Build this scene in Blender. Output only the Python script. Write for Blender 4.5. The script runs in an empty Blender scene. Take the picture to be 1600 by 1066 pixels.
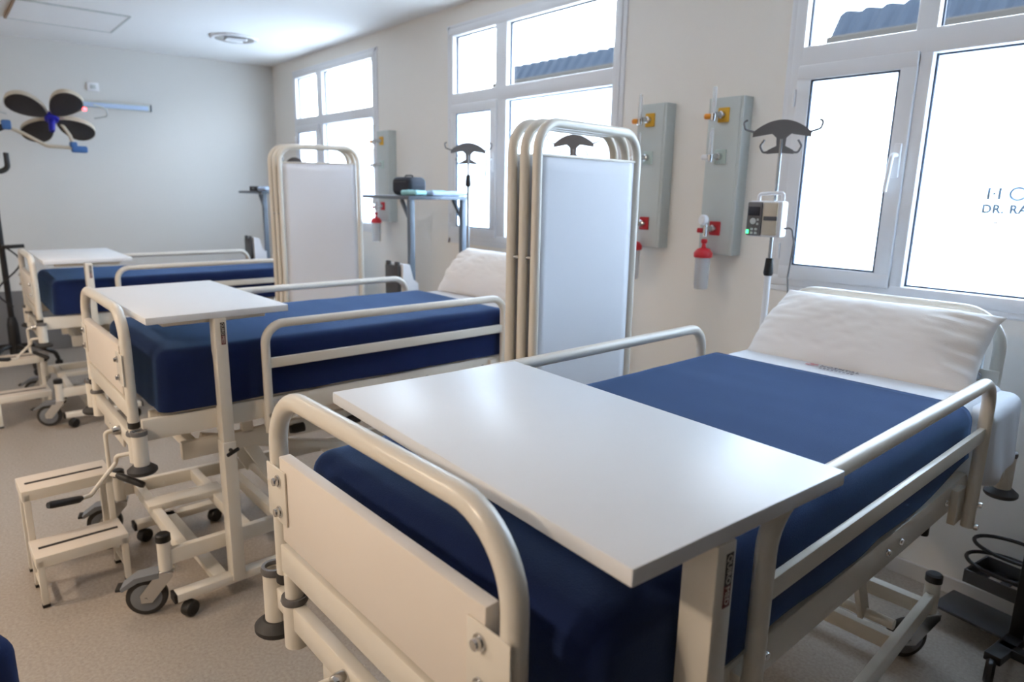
import bpy, bmesh, math, random
from mathutils import Vector, Matrix, noise
random.seed(7)
PI = math.pi
scene = bpy.context.scene
col = scene.collection
V = Vector

# ------------------------------------------------------------------ materials
def lin(c):
    out = []
    for v in c:
        v = v / 255.0
        out.append(v / 12.92 if v <= 0.04045 else ((v + 0.055) / 1.055) ** 2.4)
    return out

MATS = {}
def mat(name, rgb, rough=0.5, metal=0.0, vary=0.03, scale=12.0, bump=0.0, bscale=200.0, spec=0.5, stretch=None):
    m = bpy.data.materials.new(name); m.use_nodes = True
    nt = m.node_tree; b = nt.nodes['Principled BSDF']
    b.inputs['Roughness'].default_value = rough; b.inputs['Metallic'].default_value = metal
    b.inputs['Specular IOR Level'].default_value = spec
    c = lin(rgb)
    tc = nt.nodes.new('ShaderNodeTexCoord')
    n = nt.nodes.new('ShaderNodeTexNoise'); n.inputs['Scale'].default_value = scale; n.inputs['Detail'].default_value = 4
    nt.links.new(tc.outputs['Object'], n.inputs['Vector'])
    r = nt.nodes.new('ShaderNodeValToRGB')
    r.color_ramp.elements[0].color = [x * (1 - vary) for x in c] + [1]
    r.color_ramp.elements[1].color = [min(1, x * (1 + vary)) for x in c] + [1]
    nt.links.new(n.outputs['Fac'], r.inputs['Fac']); nt.links.new(r.outputs['Color'], b.inputs['Base Color'])
    if bump > 0:
        n2 = nt.nodes.new('ShaderNodeTexNoise'); n2.inputs['Scale'].default_value = bscale; n2.inputs['Detail'].default_value = 3
        src = tc.outputs['Object']
        if stretch:
            mp = nt.nodes.new('ShaderNodeMapping'); mp.inputs['Scale'].default_value = stretch
            nt.links.new(src, mp.inputs['Vector']); src = mp.outputs['Vector']
        nt.links.new(src, n2.inputs['Vector'])
        bp = nt.nodes.new('ShaderNodeBump'); bp.inputs['Strength'].default_value = bump; bp.inputs['Distance'].default_value = 0.003
        nt.links.new(n2.outputs['Fac'], bp.inputs['Height']); nt.links.new(bp.outputs['Normal'], b.inputs['Normal'])
    MATS[name] = m
    return m

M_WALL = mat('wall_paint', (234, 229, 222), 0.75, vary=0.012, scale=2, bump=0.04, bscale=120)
M_END = mat('dimmed_wall_paint', (211, 209, 205), 0.75, vary=0.012, scale=2, bump=0.04, bscale=120)  # wall paint toned down to imitate weaker light on the end wall
M_SIDE = mat('bounce_cut_wall_paint', (72, 70, 68), 0.75, vary=0.012, scale=2)  # kept dark to cut bounce light near the camera
M_CEIL = mat('ceiling_paint', (240, 240, 240), 0.8, vary=0.01, scale=2)
M_CREAM = mat('cream_enamel', (222, 216, 204), 0.28, vary=0.015, bump=0.05, bscale=60)
M_PANEL = mat('cream_laminate', (228, 219, 208), 0.4, vary=0.012)
M_BOARD = mat('pale_grey_laminate', (206, 214, 224), 0.45, vary=0.012)
M_TOP = mat('white_melamine', (226, 229, 233), 0.36, vary=0.01)
M_EDGE = mat('white_edge_band', (222, 216, 208), 0.45, vary=0.01)
M_CHROME = mat('chrome', (205, 205, 205), 0.16, 1.0, vary=0.02)
M_STEEL = mat('brushed_steel', (150, 152, 155), 0.35, 1.0, vary=0.05)
M_BLACK = mat('black_plastic', (22, 22, 24), 0.45, vary=0.1)
M_RUBBER = mat('dark_rubber', (48, 47, 47), 0.6, vary=0.08)
M_GREYPL = mat('grey_plastic', (104, 103, 104), 0.5, vary=0.05)
M_WHEEL = mat('grey_wheel', (118, 122, 128), 0.45, vary=0.05)
M_DARKG = mat('dark_grey_plastic', (70, 72, 76), 0.45, vary=0.05)
M_GMETAL = mat('grey_painted_metal', (104, 112, 122), 0.4, 0.3, vary=0.04)
M_NAVY = mat('navy_fleece', (25, 38, 76), 0.95, vary=0.13, scale=9, bump=0.25, bscale=420, spec=0.15)
M_NAVY.node_tree.nodes['Principled BSDF'].inputs['Sheen Weight'].default_value = 0.45
M_NAVY.node_tree.nodes['Principled BSDF'].inputs['Sheen Roughness'].default_value = 0.42
M_NAVY.node_tree.nodes['Principled BSDF'].inputs['Sheen Tint'].default_value = (.32, .56, 1.0, 1)
M_NAVY2 = mat('navy_upholstery', (27, 42, 80), 0.85, vary=0.1, scale=9, bump=0.2, bscale=300, spec=0.2)
M_SHEET = mat('white_sheet', (226, 230, 236), 0.9, vary=0.012, scale=6, bump=0.12, bscale=380, spec=0.2)
M_PILLOW = mat('white_pillowcase', (236, 233, 230), 0.9, vary=0.01, scale=5, bump=0.12, bscale=260, spec=0.2)
M_SCREEN = mat('screen_cloth', (222, 223, 228), 0.85, vary=0.012, scale=4, bump=0.05, bscale=300, spec=0.2)
M_PVC = mat('white_window_plastic', (226, 227, 230), 0.3, vary=0.01)
M_GASKET = mat('dark_gasket', (52, 66, 86), 0.6)
M_ALU = mat('pale_grey_metal_panel', (192, 198, 196), 0.45, vary=0.012)
M_WHITEPL = mat('white_plastic', (232, 232, 234), 0.35, vary=0.01)
M_YEL = mat('yellow_plastic', (222, 168, 44), 0.4)
M_ORANGE = mat('orange_plastic', (236, 150, 40), 0.4)
M_RED = mat('red_plastic', (196, 28, 40), 0.4)
M_GREEN = mat('pale_green_plastic', (190, 206, 200), 0.4)
M_BLUE = mat('blue_plastic', (52, 96, 152), 0.4)
M_DEEPBLUE = mat('deep_blue_handle', (30, 30, 150), 0.4)
M_BEIGE = mat('beige_plastic', (196, 184, 164), 0.4)
M_LAMPGRILL = mat('lamp_grille', (48, 46, 48), 0.5, vary=0.3, scale=60)
M_TEAL = mat('teal_packaging', (150, 205, 210), 0.4, vary=0.08, scale=40)
M_PALEBLUE = mat('pale_blue_pad', (186, 205, 232), 0.7, vary=0.03)
M_BAG = mat('black_nylon', (28, 34, 48), 0.6, vary=0.1)
M_BROWN = mat('brown_strip', (150, 118, 88), 0.6)
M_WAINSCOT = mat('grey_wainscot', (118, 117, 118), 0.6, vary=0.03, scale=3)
M_BASE = mat('baseboard_paint', (206, 202, 198), 0.45, vary=0.02)
M_TREADS = mat('step_tread_vinyl', (216, 206, 194), 0.55, vary=0.02)
M_LINE = mat('black_grip_strip', (38, 36, 38), 0.7)
M_INKG = mat('grey_ink', (142, 144, 156), 0.8)
M_INKR = mat('faded_red_ink', (214, 160, 168), 0.8)
M_STKB = mat('black_sticker', (34, 32, 34), 0.4)
M_STKR = mat('dark_red_sticker', (104, 36, 36), 0.4)
M_STKW = mat('sticker_lettering', (214, 208, 200), 0.5)
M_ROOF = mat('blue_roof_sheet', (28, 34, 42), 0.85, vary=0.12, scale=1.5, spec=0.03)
M_ROOFG = mat('grey_gutter', (44, 42, 40), 0.85, vary=0.05, scale=2, spec=0.03)
M_SHED = mat('shed_render', (205, 208, 210), 0.85, vary=0.04, scale=2)
M_PAVE = mat('outside_concrete', (196, 198, 198), 0.9, vary=0.05, scale=1.5)

def floor_mat():
    m = bpy.data.materials.new('speckled_vinyl'); m.use_nodes = True
    nt = m.node_tree; b = nt.nodes['Principled BSDF']; b.inputs['Roughness'].default_value = 0.42
    tc = nt.nodes.new('ShaderNodeTexCoord')
    a = nt.nodes.new('ShaderNodeTexNoise'); a.inputs['Scale'].default_value = 90; a.inputs['Detail'].default_value = 5
    v = nt.nodes.new('ShaderNodeTexVoronoi'); v.inputs['Scale'].default_value = 55
    c = nt.nodes.new('ShaderNodeTexNoise'); c.inputs['Scale'].default_value = 1.2
    for n in (a, v, c): nt.links.new(tc.outputs['Object'], n.inputs['Vector'])
    r = nt.nodes.new('ShaderNodeValToRGB')
    r.color_ramp.elements[0].position = 0.3; r.color_ramp.elements[0].color = lin((152, 142, 130)) + [1]
    r.color_ramp.elements[1].position = 0.7; r.color_ramp.elements[1].color = lin((172, 162, 151)) + [1]
    nt.links.new(a.outputs['Fac'], r.inputs['Fac'])
    s = nt.nodes.new('ShaderNodeValToRGB')
    s.color_ramp.elements[0].position = 0.06; s.color_ramp.elements[0].color = lin((150, 142, 130)) + [1]
    s.color_ramp.elements[1].position = 0.14; s.color_ramp.elements[1].color = (1, 1, 1, 1)
    nt.links.new(v.outputs['Distance'], s.inputs['Fac'])
    mx = nt.nodes.new('ShaderNodeMix'); mx.data_type = 'RGBA'; mx.blend_type = 'MULTIPLY'; mx.inputs['Factor'].default_value = 0.55
    nt.links.new(r.outputs['Color'], mx.inputs['A']); nt.links.new(s.outputs['Color'], mx.inputs['B'])
    nt.links.new(mx.outputs['Result'], b.inputs['Base Color'])
    return m
M_FLOOR = floor_mat()

def glass_mat(name, frosted):
    m = bpy.data.materials.new(name); m.use_nodes = True
    nt = m.node_tree; nt.nodes.clear()
    o = nt.nodes.new('ShaderNodeOutputMaterial'); g = nt.nodes.new('ShaderNodeBsdfGlossy'); g.inputs['Roughness'].default_value = 0.25 if frosted else 0.03
    mx = nt.nodes.new('ShaderNodeMixShader')
    if frosted:
        t = nt.nodes.new('ShaderNodeBsdfTranslucent')
        n = nt.nodes.new('ShaderNodeTexNoise'); n.inputs['Scale'].default_value = 1.3; n.inputs['Detail'].default_value = 1
        tc = nt.nodes.new('ShaderNodeTexCoord'); nt.links.new(tc.outputs['Object'], n.inputs['Vector'])
        r = nt.nodes.new('ShaderNodeValToRGB')
        r.color_ramp.elements[0].color = lin((228, 240, 252)) + [1]; r.color_ramp.elements[1].color = lin((246, 250, 254)) + [1]
        nt.links.new(n.outputs['Fac'], r.inputs['Fac']); nt.links.new(r.outputs['Color'], t.inputs['Color'])
        mx.inputs['Fac'].default_value = 0.04
    else:
        t = nt.nodes.new('ShaderNodeBsdfTransparent'); t.inputs['Color'].default_value = (0.96, 0.98, 1, 1)
        mx.inputs['Fac'].default_value = 0.05
    nt.links.new(t.outputs[0], mx.inputs[1]); nt.links.new(g.outputs[0], mx.inputs[2]); nt.links.new(mx.outputs[0], o.inputs['Surface'])
    return m
M_GLASS = glass_mat('clear_glass', False)
M_FROST = glass_mat('frosted_glass', True)

M_INKB = mat('blue_grey_ink', (150, 182, 216), 0.8)
M_INKP = mat('pale_ink', (214, 224, 238), 0.8)

def clear_plastic():
    m = bpy.data.materials.new('clear_plastic'); m.use_nodes = True
    nt = m.node_tree; nt.nodes.clear()
    o = nt.nodes.new('ShaderNodeOutputMaterial'); g = nt.nodes.new('ShaderNodeBsdfGlossy'); g.inputs['Roughness'].default_value = 0.1
    d = nt.nodes.new('ShaderNodeBsdfDiffuse'); d.inputs['Color'].default_value = (.8, .82, .85, 1)
    t = nt.nodes.new('ShaderNodeBsdfTransparent'); mx = nt.nodes.new('ShaderNodeMixShader'); mx.inputs['Fac'].default_value = 0.12
    m2 = nt.nodes.new('ShaderNodeMixShader'); m2.inputs['Fac'].default_value = 0.42
    nt.links.new(t.outputs[0], m2.inputs[1]); nt.links.new(d.outputs[0], m2.inputs[2])
    nt.links.new(m2.outputs[0], mx.inputs[1]); nt.links.new(g.outputs[0], mx.inputs[2]); nt.links.new(mx.outputs[0], o.inputs['Surface'])
    return m
M_CLEAR = clear_plastic()

def emit_mat(name, rgb, s):
    m = bpy.data.materials.new(name); m.use_nodes = True
    b = m.node_tree.nodes['Principled BSDF']; b.inputs['Base Color'].default_value = lin(rgb) + [1]
    b.inputs['Emission Color'].default_value = lin(rgb) + [1]; b.inputs['Emission Strength'].default_value = s
    return m
M_LEDG = emit_mat('green_led', (60, 240, 130), 2.5)
M_LEDR = emit_mat('red_led', (255, 70, 80), 6.0)
M_DIFF = emit_mat('lamp_diffuser', (255, 222, 184), 3.0)

# ------------------------------------------------------------------ geometry helpers
def box(bm, c, s, bevel=0.0, rot=None, seg=2):
    t = bmesh.new(); bmesh.ops.create_cube(t, size=1)
    bmesh.ops.scale(t, vec=V(s), verts=t.verts)
    if bevel > 0:
        bmesh.ops.bevel(t, geom=list(t.edges), offset=min(bevel, min(s) * 0.45), segments=seg, profile=0.5, affect='EDGES')
    mtx = Matrix.Translation(V(c))
    if rot is not None: mtx = mtx @ (rot.to_4x4() if not isinstance(rot, (int, float)) else Matrix.Rotation(rot, 4, 'Z'))
    bmesh.ops.transform(t, matrix=mtx, verts=t.verts)
    me = bpy.data.meshes.new('tmp'); t.to_mesh(me); t.free(); bm.from_mesh(me); bpy.data.meshes.remove(me)

def bar(bm, a, b, w, h, bevel=0.003, up=(0, 0, 1)):
    """rectangular bar from a to b; w across (horizontal), h along up"""
    a, b = V(a), V(b); d = (b - a); L = d.length; d.normalize(); u = V(up)
    if abs(d.dot(u)) > 0.99: u = V((0, 1, 0))
    x = d.cross(u).normalized(); z = x.cross(d).normalized()
    r = Matrix((x, d, z)).transposed()
    box(bm, (a + b) / 2, (w, L, h), bevel, r)

def fillet(pts, rad, n=7, closed=False):
    pts = [V(p) for p in pts]; out = []
    N = len(pts)
    for i, p in enumerate(pts):
        if not closed and i in (0, N - 1): out.append(p); continue
        a = pts[i - 1] - p; b = pts[(i + 1) % N] - p
        la, lb = a.length, b.length; a.normalize(); b.normalize()
        ang = a.angle(b)
        if ang > PI - 0.02: out.append(p); continue
        t = min(rad / math.tan(ang / 2), la * 0.49, lb * 0.49); r = t * math.tan(ang / 2)
        c = p + (a + b).normalized() * (r / math.sin(ang / 2))
        s = p + a * t - c; e = p + b * t - c; tot = s.angle(e); ax = s.cross(e).normalized()
        for k in range(n + 1):
            out.append(c + Matrix.Rotation(tot * k / n, 3, ax) @ s)
    return out

def tube(bm, pts, r, seg=14, closed=False, cap=True):
    pts = [V(p) for p in pts]; N = len(pts); rings = []
    prev = None
    for i, p in enumerate(pts):
        if closed: d = (pts[(i + 1) % N] - pts[i - 1])
        elif i == 0: d = pts[1] - p
        elif i == N - 1: d = p - pts[i - 1]
        else: d = (pts[i + 1] - p).normalized() + (p - pts[i - 1]).normalized()
        d.normalize()
        if prev is None:
            u = V((0, 0, 1)) if abs(d.z) < 0.9 else V((1, 0, 0))
            x = d.cross(u).normalized()
        else:
            x = (prev - d * prev.dot(d)).normalized()
        prev = x; y = d.cross(x)
        rr = r[i] if isinstance(r, (list, tuple)) else r
        rings.append([bm.verts.new(p + (x * math.cos(2 * PI * k / seg) + y * math.sin(2 * PI * k / seg)) * rr) for k in range(seg)])
    M = N if closed else N - 1
    for i in range(M):
        a, b = rings[i], rings[(i + 1) % N]
        for k in range(seg):
            bm.faces.new((a[k], a[(k + 1) % seg], b[(k + 1) % seg], b[k]))
    if not closed and cap:
        bm.faces.new(list(reversed(rings[0]))); bm.faces.new(rings[-1])

def lathe(bm, prof, o=(0, 0, 0), axis=(0, 0, 1), seg=24):
    """profile list of (radius, height) revolved about axis through o"""
    o = V(o); d = V(axis).normalized(); u = V((0, 0, 1)) if abs(d.z) < 0.9 else V((1, 0, 0))
    x = d.cross(u).normalized(); y = d.cross(x); rings = []
    for r, h in prof:
        if r < 1e-6: rings.append([bm.verts.new(o + d * h)])
        else: rings.append([bm.verts.new(o + d * h + (x * math.cos(2 * PI * k / seg) + y * math.sin(2 * PI * k / seg)) * r) for k in range(seg)])
    for a, b in zip(rings, rings[1:]):
        for k in range(seg):
            k2 = (k + 1) % seg
            if len(a) == 1 and len(b) == 1: continue
            if len(a) == 1: bm.faces.new((a[0], b[k2], b[k]))
            elif len(b) == 1: bm.faces.new((a[k], a[k2], b[0]))
            else: bm.faces.new((a[k], a[k2], b[k2], b[k]))

def cyl(bm, a, b, r, seg=18): tube(bm, [a, b], r, seg)

def slab(bm, outline, z0, z1, plane='xy', bevel=0):
    """extrude a 2D outline between two levels; plane names the outline's axes"""
    def P(u, v, w):
        return {'xy': (u, v, w), 'xz': (u, w, v), 'yz': (w, u, v)}[plane]
    t = bmesh.new()
    a = [t.verts.new(P(u, v, z0)) for u, v in outline]; b = [t.verts.new(P(u, v, z1)) for u, v in outline]
    t.faces.new(a); t.faces.new(list(reversed(b)))
    n = len(a)
    for i in range(n): t.faces.new((a[i], b[i], b[(i + 1) % n], a[(i + 1) % n]))
    bmesh.ops.recalc_face_normals(t, faces=t.faces)
    me = bpy.data.meshes.new('tmp'); t.to_mesh(me); t.free(); bm.from_mesh(me); bpy.data.meshes.remove(me)

def rbox(bm, c, s, r, res=0.03, keep=lambda n: True, disp=None):
    """gridded rounded box; keep(normal) drops sides; disp(p) displaces"""
    c = V(c); h = V(s) / 2; t = bmesh.new(); vs = {}
    def vert(p):
        k = tuple(round(x, 5) for x in p)
        if k not in vs:
            q = V([max(-h[i] + r, min(h[i] - r, p[i])) for i in range(3)])
            d = V(p) - q
            if d.length > 1e-9: p = q + d.normalized() * r
            w = c + V(p)
            if disp: w = w + disp(w)
            vs[k] = t.verts.new(w)
        return vs[k]
    for ax in range(3):
        u, v = (ax + 1) % 3, (ax + 2) % 3
        def grid(i):
            n = max(2, int((2 * h[i] - 2 * r) / res)); e = [-h[i] + r * x for x in (0, .2, .45, .72)]
            return e + [-h[i] + r + (2 * h[i] - 2 * r) * k / n for k in range(n + 1)] + [-x for x in reversed(e)]
        gu, gv = grid(u), grid(v)
        for sg in (-1, 1):
            nrm = [0, 0, 0]; nrm[ax] = sg
            if not keep(tuple(nrm)): continue
            for i in range(len(gu) - 1):
                for j in range(len(gv) - 1):
                    q = []
                    for a, b in ((i, j), (i + 1, j), (i + 1, j + 1), (i, j + 1)):
                        p = [0, 0, 0]; p[ax] = sg * h[ax]; p[u] = gu[a]; p[v] = gv[b]; q.append(vert(tuple(p)))
                    if sg < 0: q.reverse()
                    if len(set(q)) == 4:
                        try: t.faces.new(q)
                        except ValueError: pass
    me = bpy.data.meshes.new('tmp'); t.to_mesh(me); t.free(); bm.from_mesh(me); bpy.data.meshes.remove(me)

def obj(name, bm, m, parent=None, smooth=True, label=None):
    bmesh.ops.recalc_face_normals(bm, faces=bm.faces)
    me = bpy.data.meshes.new(name); bm.to_mesh(me); bm.free()
    o = bpy.data.objects.new(name, me); col.objects.link(o)
    for x in (m if isinstance(m, (list, tuple)) else [m]): me.materials.append(x)
    if smooth:
        for p in me.polygons: p.use_smooth = True
        me.set_sharp_from_angle(angle=math.radians(38))
    if parent is not None: o.parent = parent
    if label: o['label'] = label
    return o

def B(fn, *a, **k):
    bm = bmesh.new(); fn(bm, *a, **k); return bm

def thing(name, label, cat, loc=(0, 0, 0), rz=0, group=None):
    o = bpy.data.objects.new(name, None); col.objects.link(o); o.empty_display_size = 0.1
    o.location = loc; o.rotation_euler = (0, 0, rz); o['label'] = label; o['category'] = cat
    if group: o['group'] = group
    return o
def tag(o, label, cat, group=None, kind=None):
    o['label'] = label; o['category'] = cat
    if group: o['group'] = group
    if kind: o['kind'] = kind
    return o
def struct(o, label, cat): return tag(o, label, cat, None, 'structure')
def copy_tree(o, parent=None):
    c = o.copy(); col.objects.link(c)
    if parent is not None: c.parent = parent
    for ch in list(o.children): copy_tree(ch, c)
    return c

def text(name, body, size, m, parent, origin, X, Y, depth=0.0006, spacing=1.0, align='LEFT', bold=0.0):
    cu = bpy.data.curves.new('txt', 'FONT'); cu.body = body; cu.size = size; cu.extrude = depth; cu.space_character = spacing
    cu.align_x = align; cu.offset = bold
    t = bpy.data.objects.new('txt', cu); col.objects.link(t)
    dg = bpy.context.evaluated_depsgraph_get(); dg.update()
    me = bpy.data.meshes.new_from_object(t.evaluated_get(dg)); bpy.data.objects.remove(t); bpy.data.curves.remove(cu)
    X, Y = V(X).normalized(), V(Y).normalized(); Z = X.cross(Y)
    mt = Matrix((X, Y, Z)).transposed().to_4x4(); mt.translation = V(origin)
    me.transform(mt); me.materials.clear(); me.materials.append(m)
    o = bpy.data.objects.new(name, me); col.objects.link(o)
    if parent is not None: o.parent = parent
    return o

# ------------------------------------------------------------------ room shell
W = 2.95; XF = -7.476; XR = 0.55; YB = -3.2; CZ = 2.797
FA = math.radians(4.0)                       # the end wall is not quite square to the windows
def endwall(y): return XF - math.tan(FA) * (W - y)
def S(name, bm, m, label, cat, smooth=False): return struct(obj(name, bm, m, None, smooth), label, cat)
S('floor', B(box, ((XF + XR) / 2 - .25, (YB + W) / 2, -0.05), (XR - XF + .9, W - YB + .4, 0.1)), M_FLOOR, 'beige speckled vinyl floor of the ward', 'floor')
S('ceiling', B(box, ((XF + XR) / 2 - .25, (YB + W) / 2, CZ + 0.05), (XR - XF + .9, W - YB + .4, 0.1)), M_CEIL, 'white painted ceiling', 'ceiling')
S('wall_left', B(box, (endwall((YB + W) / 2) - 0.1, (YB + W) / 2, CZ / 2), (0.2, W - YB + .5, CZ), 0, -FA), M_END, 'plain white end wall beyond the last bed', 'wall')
S('wall_right_blocker', B(box, (XR + 0.1, (YB + W) / 2, CZ / 2), (0.2, W - YB + .4, CZ)), M_SIDE, 'unseen grey wall, set close and dark to keep the near floor dark', 'wall')  # out of view; placed near and dark to block bounce onto the floor
S('wall_front', B(box, ((XF + XR) / 2 - .25, YB - 0.1, CZ / 2), (XR - XF + .5, 0.2, CZ)), M_WALL, 'white wall opposite the windows', 'wall')

# windows: x of outer frame, z shift
WIN = [(-1.615, -0.13, 0.0), (-4.20, -2.60, 0.045), (-6.915, -5.27, 0.055)]
Z0, Z1 = 1.155, 2.605
bmw = bmesh.new()
xs = sorted([(a, b, z) for a, b, z in WIN]); x = XF
for a, b, dz in xs:
    box(bmw, ((x + a) / 2, W + 0.09, CZ / 2), (a - x, 0.18, CZ))
    box(bmw, ((a + b) / 2, W + 0.09, (Z0 + dz) / 2), (b - a, 0.18, Z0 + dz))
    box(bmw, ((a + b) / 2, W + 0.09, (Z1 + dz + CZ) / 2), (b - a, 0.18, CZ - Z1 - dz))
    x = b
box(bmw, ((x + XR) / 2, W + 0.09, CZ / 2), (XR - x, 0.18, CZ))
S('wall_back', bmw, M_WALL, 'white wall with the three windows behind the bed heads', 'wall')
S('baseboard_back', B(box, ((XF + XR) / 2, W - 0.006, 0.035), (XR - XF, 0.012, 0.07), 0.003), M_BASE, 'low pale baseboard under the windows', 'baseboard')
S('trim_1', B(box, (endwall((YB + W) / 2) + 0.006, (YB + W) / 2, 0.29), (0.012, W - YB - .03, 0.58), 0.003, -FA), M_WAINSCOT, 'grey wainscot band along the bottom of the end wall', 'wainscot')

def window(n, x0, x1, dz, label, xm0, xm1):
    """xm0..xm1 = clear edges of the mullion between the narrow and the wide column"""
    root = bpy.data.objects.new('window_%d' % n, None); col.objects.link(root); struct(root, label, 'window')
    z0, z1 = Z0 + dz, Z1 + dz; y0, y1 = W - 0.02, W + 0.055; yc = (y0 + y1) / 2; dy = y1 - y0
    zt0, zt1 = 2.085 + dz, 2.175 + dz        # transom rail
    f = 0.05; xl, xr = x0 + f, x1 - f
    bm = bmesh.new()
    box(bm, ((x0 + x1) / 2, yc, z0 + f / 2), (x1 - x0, dy, f), 0.006); box(bm, ((x0 + x1) / 2, yc, z1 - f / 2), (x1 - x0, dy, f), 0.006)
    box(bm, (x0 + f / 2, yc, (z0 + z1) / 2), (f, dy - .002, z1 - z0 - .01), 0.006); box(bm, (x1 - f / 2, yc, (z0 + z1) / 2), (f, dy - .002, z1 - z0 - .01), 0.006)
    box(bm, ((x0 + x1) / 2, yc, (zt0 + zt1) / 2), (x1 - x0 - .02, dy - .004, zt1 - zt0), 0.006)
    box(bm, ((xm0 + xm1) / 2, yc, (z0 + z1) / 2), (xm1 - xm0, dy - .006, z1 - z0 - .02), 0.006)
    # flat cover strip round the frame
    for (cx, cz, sx, sz) in (((x0 + x1) / 2, z0 - .012, x1 - x0 + .07, .03), ((x0 + x1) / 2, z1 + .012, x1 - x0 + .07, .03),
                             (x0 - .012, (z0 + z1) / 2, .03, z1 - z0 + .05), (x1 + .012, (z0 + z1) / 2, .03, z1 - z0 + .05)):
        box(bm, (cx, W - .004, cz), (sx, .012, sz), 0.003)
    obj('window_frame', bm, M_PVC, root, True)
    def pane(name, a, b, c, d, y, m):
        p = obj(name, B(box, ((a + b) / 2, y, (c + d) / 2), (b - a, 0.006, d - c)), m, root, False)
        g = bmesh.new(); t = .013
        for (cx, cz, sx, sz) in (((a + b) / 2, c, b - a, t), ((a + b) / 2, d, b - a, t), (a, (c + d) / 2, t, d - c), (b, (c + d) / 2, t, d - c)):
            box(g, (cx, y - .008, cz), (sx, .012, sz))
        obj('gasket', g, M_GASKET, p, False)
        return p
    pane('clear_pane', xl, xm0, zt1, z1 - f, W + .03, M_GLASS)
    pane('clear_pane', xm1, xr, zt1, z1 - f, W + .03, M_GLASS)
    pane('frosted_pane', xm1, xr, z0 + f, zt0, W + .03, M_FROST)
    # opening sash in the narrow column, proud of the frame
    s0, s1, sz0, sz1, sf = xl - .012, xm0 + .03, z0 + .035, zt0 + .012, 0.062
    sm = bmesh.new(); sy = W - .014; sd = 0.036
    for (cx, cz, sx, sz) in (((s0 + s1) / 2, sz0 + sf / 2, s1 - s0, sf), ((s0 + s1) / 2, sz1 - sf / 2, s1 - s0, sf)):
        box(sm, (cx, sy, cz), (sx, sd, sz), 0.007)
    for cx in (s0 + sf / 2, s1 - sf / 2): box(sm, (cx, sy, (sz0 + sz1) / 2), (sf, sd - .001, sz1 - sz0 - .01), 0.007)
    sash = obj('sash', sm, M_PVC, root)
    h = bmesh.new(); hx = s1 - .028; hz = 1.665 + dz; hy = sy - sd / 2
    box(h, (hx, hy - .006, hz + .03), (.028, .014, .13), .005)
    tube(h, fillet([(hx, hy, hz + .05), (hx - .002, hy - .05, hz + .05), (hx - .012, hy - .052, hz - .09)], .015, 5), .009, 10)
    obj('handle', h, M_WHITEPL, sash)
    for hz2 in (sz1 - .13, sz0 + .12):
        hb = bmesh.new(); cyl(hb, (s0 - .004, W - .034, hz2 - .035), (s0 - .004, W - .034, hz2 + .035), .007, 12)
        obj('hinge', hb, M_WHITEPL, sash)
    p = pane('frosted_pane', s0 + sf, s1 - sf, sz0 + sf, sz1 - sf, W - .012, M_FROST)
    return root
w1 = window(1, *WIN[0], 'white plastic window with frosted lettered pane above the nearest bed', -1.13, -1.055)
window(2, *WIN[1], 'white plastic window behind the near folding screen, blue roof through its top pane', -3.675, -3.56)
window(3, *WIN[2], 'white plastic window closest to the end wall, above the last bed', -6.385, -6.27)
# lettering on the near frosted pane (what the photograph shows of it)
ly = W + .0262
lo = bmesh.new(); lx = -0.818; lz = 1.574
for dx in (0, .034): box(lo, (lx + dx, ly, lz), (.0088, .002, .042))
lathe(lo, [(0, -.001), (.0045, -.001), (.0045, .001), (0, .001)], (lx + .017, ly, lz), (0, 1, 0), 10)
tube(lo, [(lx + .090 + .0235 * math.cos(a), ly, lz + .0215 * math.sin(a)) for a in [2 * PI * k / 32 for k in range(32)]], .0043, 6, closed=True)
obj('lettering', lo, M_INKB, w1, False, 'thin blue-grey letters HO')
text('lettering', 'DR. RA', .042, M_INKB, w1, (-.833, ly, 1.505), (1, 0, 0), (0, 0, 1), spacing=1.10, bold=.0019)
text('lettering', 'SAN MARTIN', .0155, M_INKP, w1, (-.838, ly, 1.464), (1, 0, 0), (0, 0, 1), spacing=1.5, bold=.0004)

# ceiling hatch and ceiling light, things on the end wall
hx0, hx1, hy0, hy1 = -6.82, -6.10, 0.62, 1.335
bm = bmesh.new(); box(bm, ((hx0 + hx1) / 2, (hy0 + hy1) / 2, CZ - .004), (hx1 - hx0, hy1 - hy0, .008), .002)
hatch = thing('ceiling_hatch', 'square flush access hatch in the ceiling near the end wall', 'hatch', (0, 0, 0))
obj('panel', bm, M_CEIL, hatch, False)
bm = bmesh.new()
for (cx, cy, sx, sy) in ((hx0, (hy0 + hy1) / 2, .012, hy1 - hy0), (hx1, (hy0 + hy1) / 2, .012, hy1 - hy0), ((hx0 + hx1) / 2, hy1, hx1 - hx0, .012)):
    box(bm, (cx, cy, CZ - .006), (sx, sy, .012))
obj('frame', bm, M_ALU, hatch, False)
obj('edge_strip', B(box, ((hx0 + hx1) / 2, hy0, CZ - .008), (hx1 - hx0, .016, .016)), M_BROWN, hatch, False, 'brown edge strip')

dl = thing('ceiling_light', 'round silver recessed downlight in the ceiling, switched off', 'ceiling light', (-6.30, 2.17, CZ))
obj('rim', B(lathe, [(.155, 0), (.19, 0), (.195, -.012), (.185, -.02), (.16, -.018), (.155, -.004)], (0, 0, 0), (0, 0, 1), 36), M_WHITEPL, dl)
obj('reflector', B(lathe, [(.158, -.016), (.13, -.006), (.075, -.002), (0, -.001)], (0, 0, 0), (0, 0, 1), 32), M_CHROME, dl)
for sgn in (-1, 1):
    obj('bulb', B(tube, fillet([(sgn * .02, -.07, -.018), (sgn * .05, .09, -.018), (sgn * .075, .07, -.018), (sgn * .05, -.07, -.018)], .015, 4), .009, 10), M_WHITEPL, dl)

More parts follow.
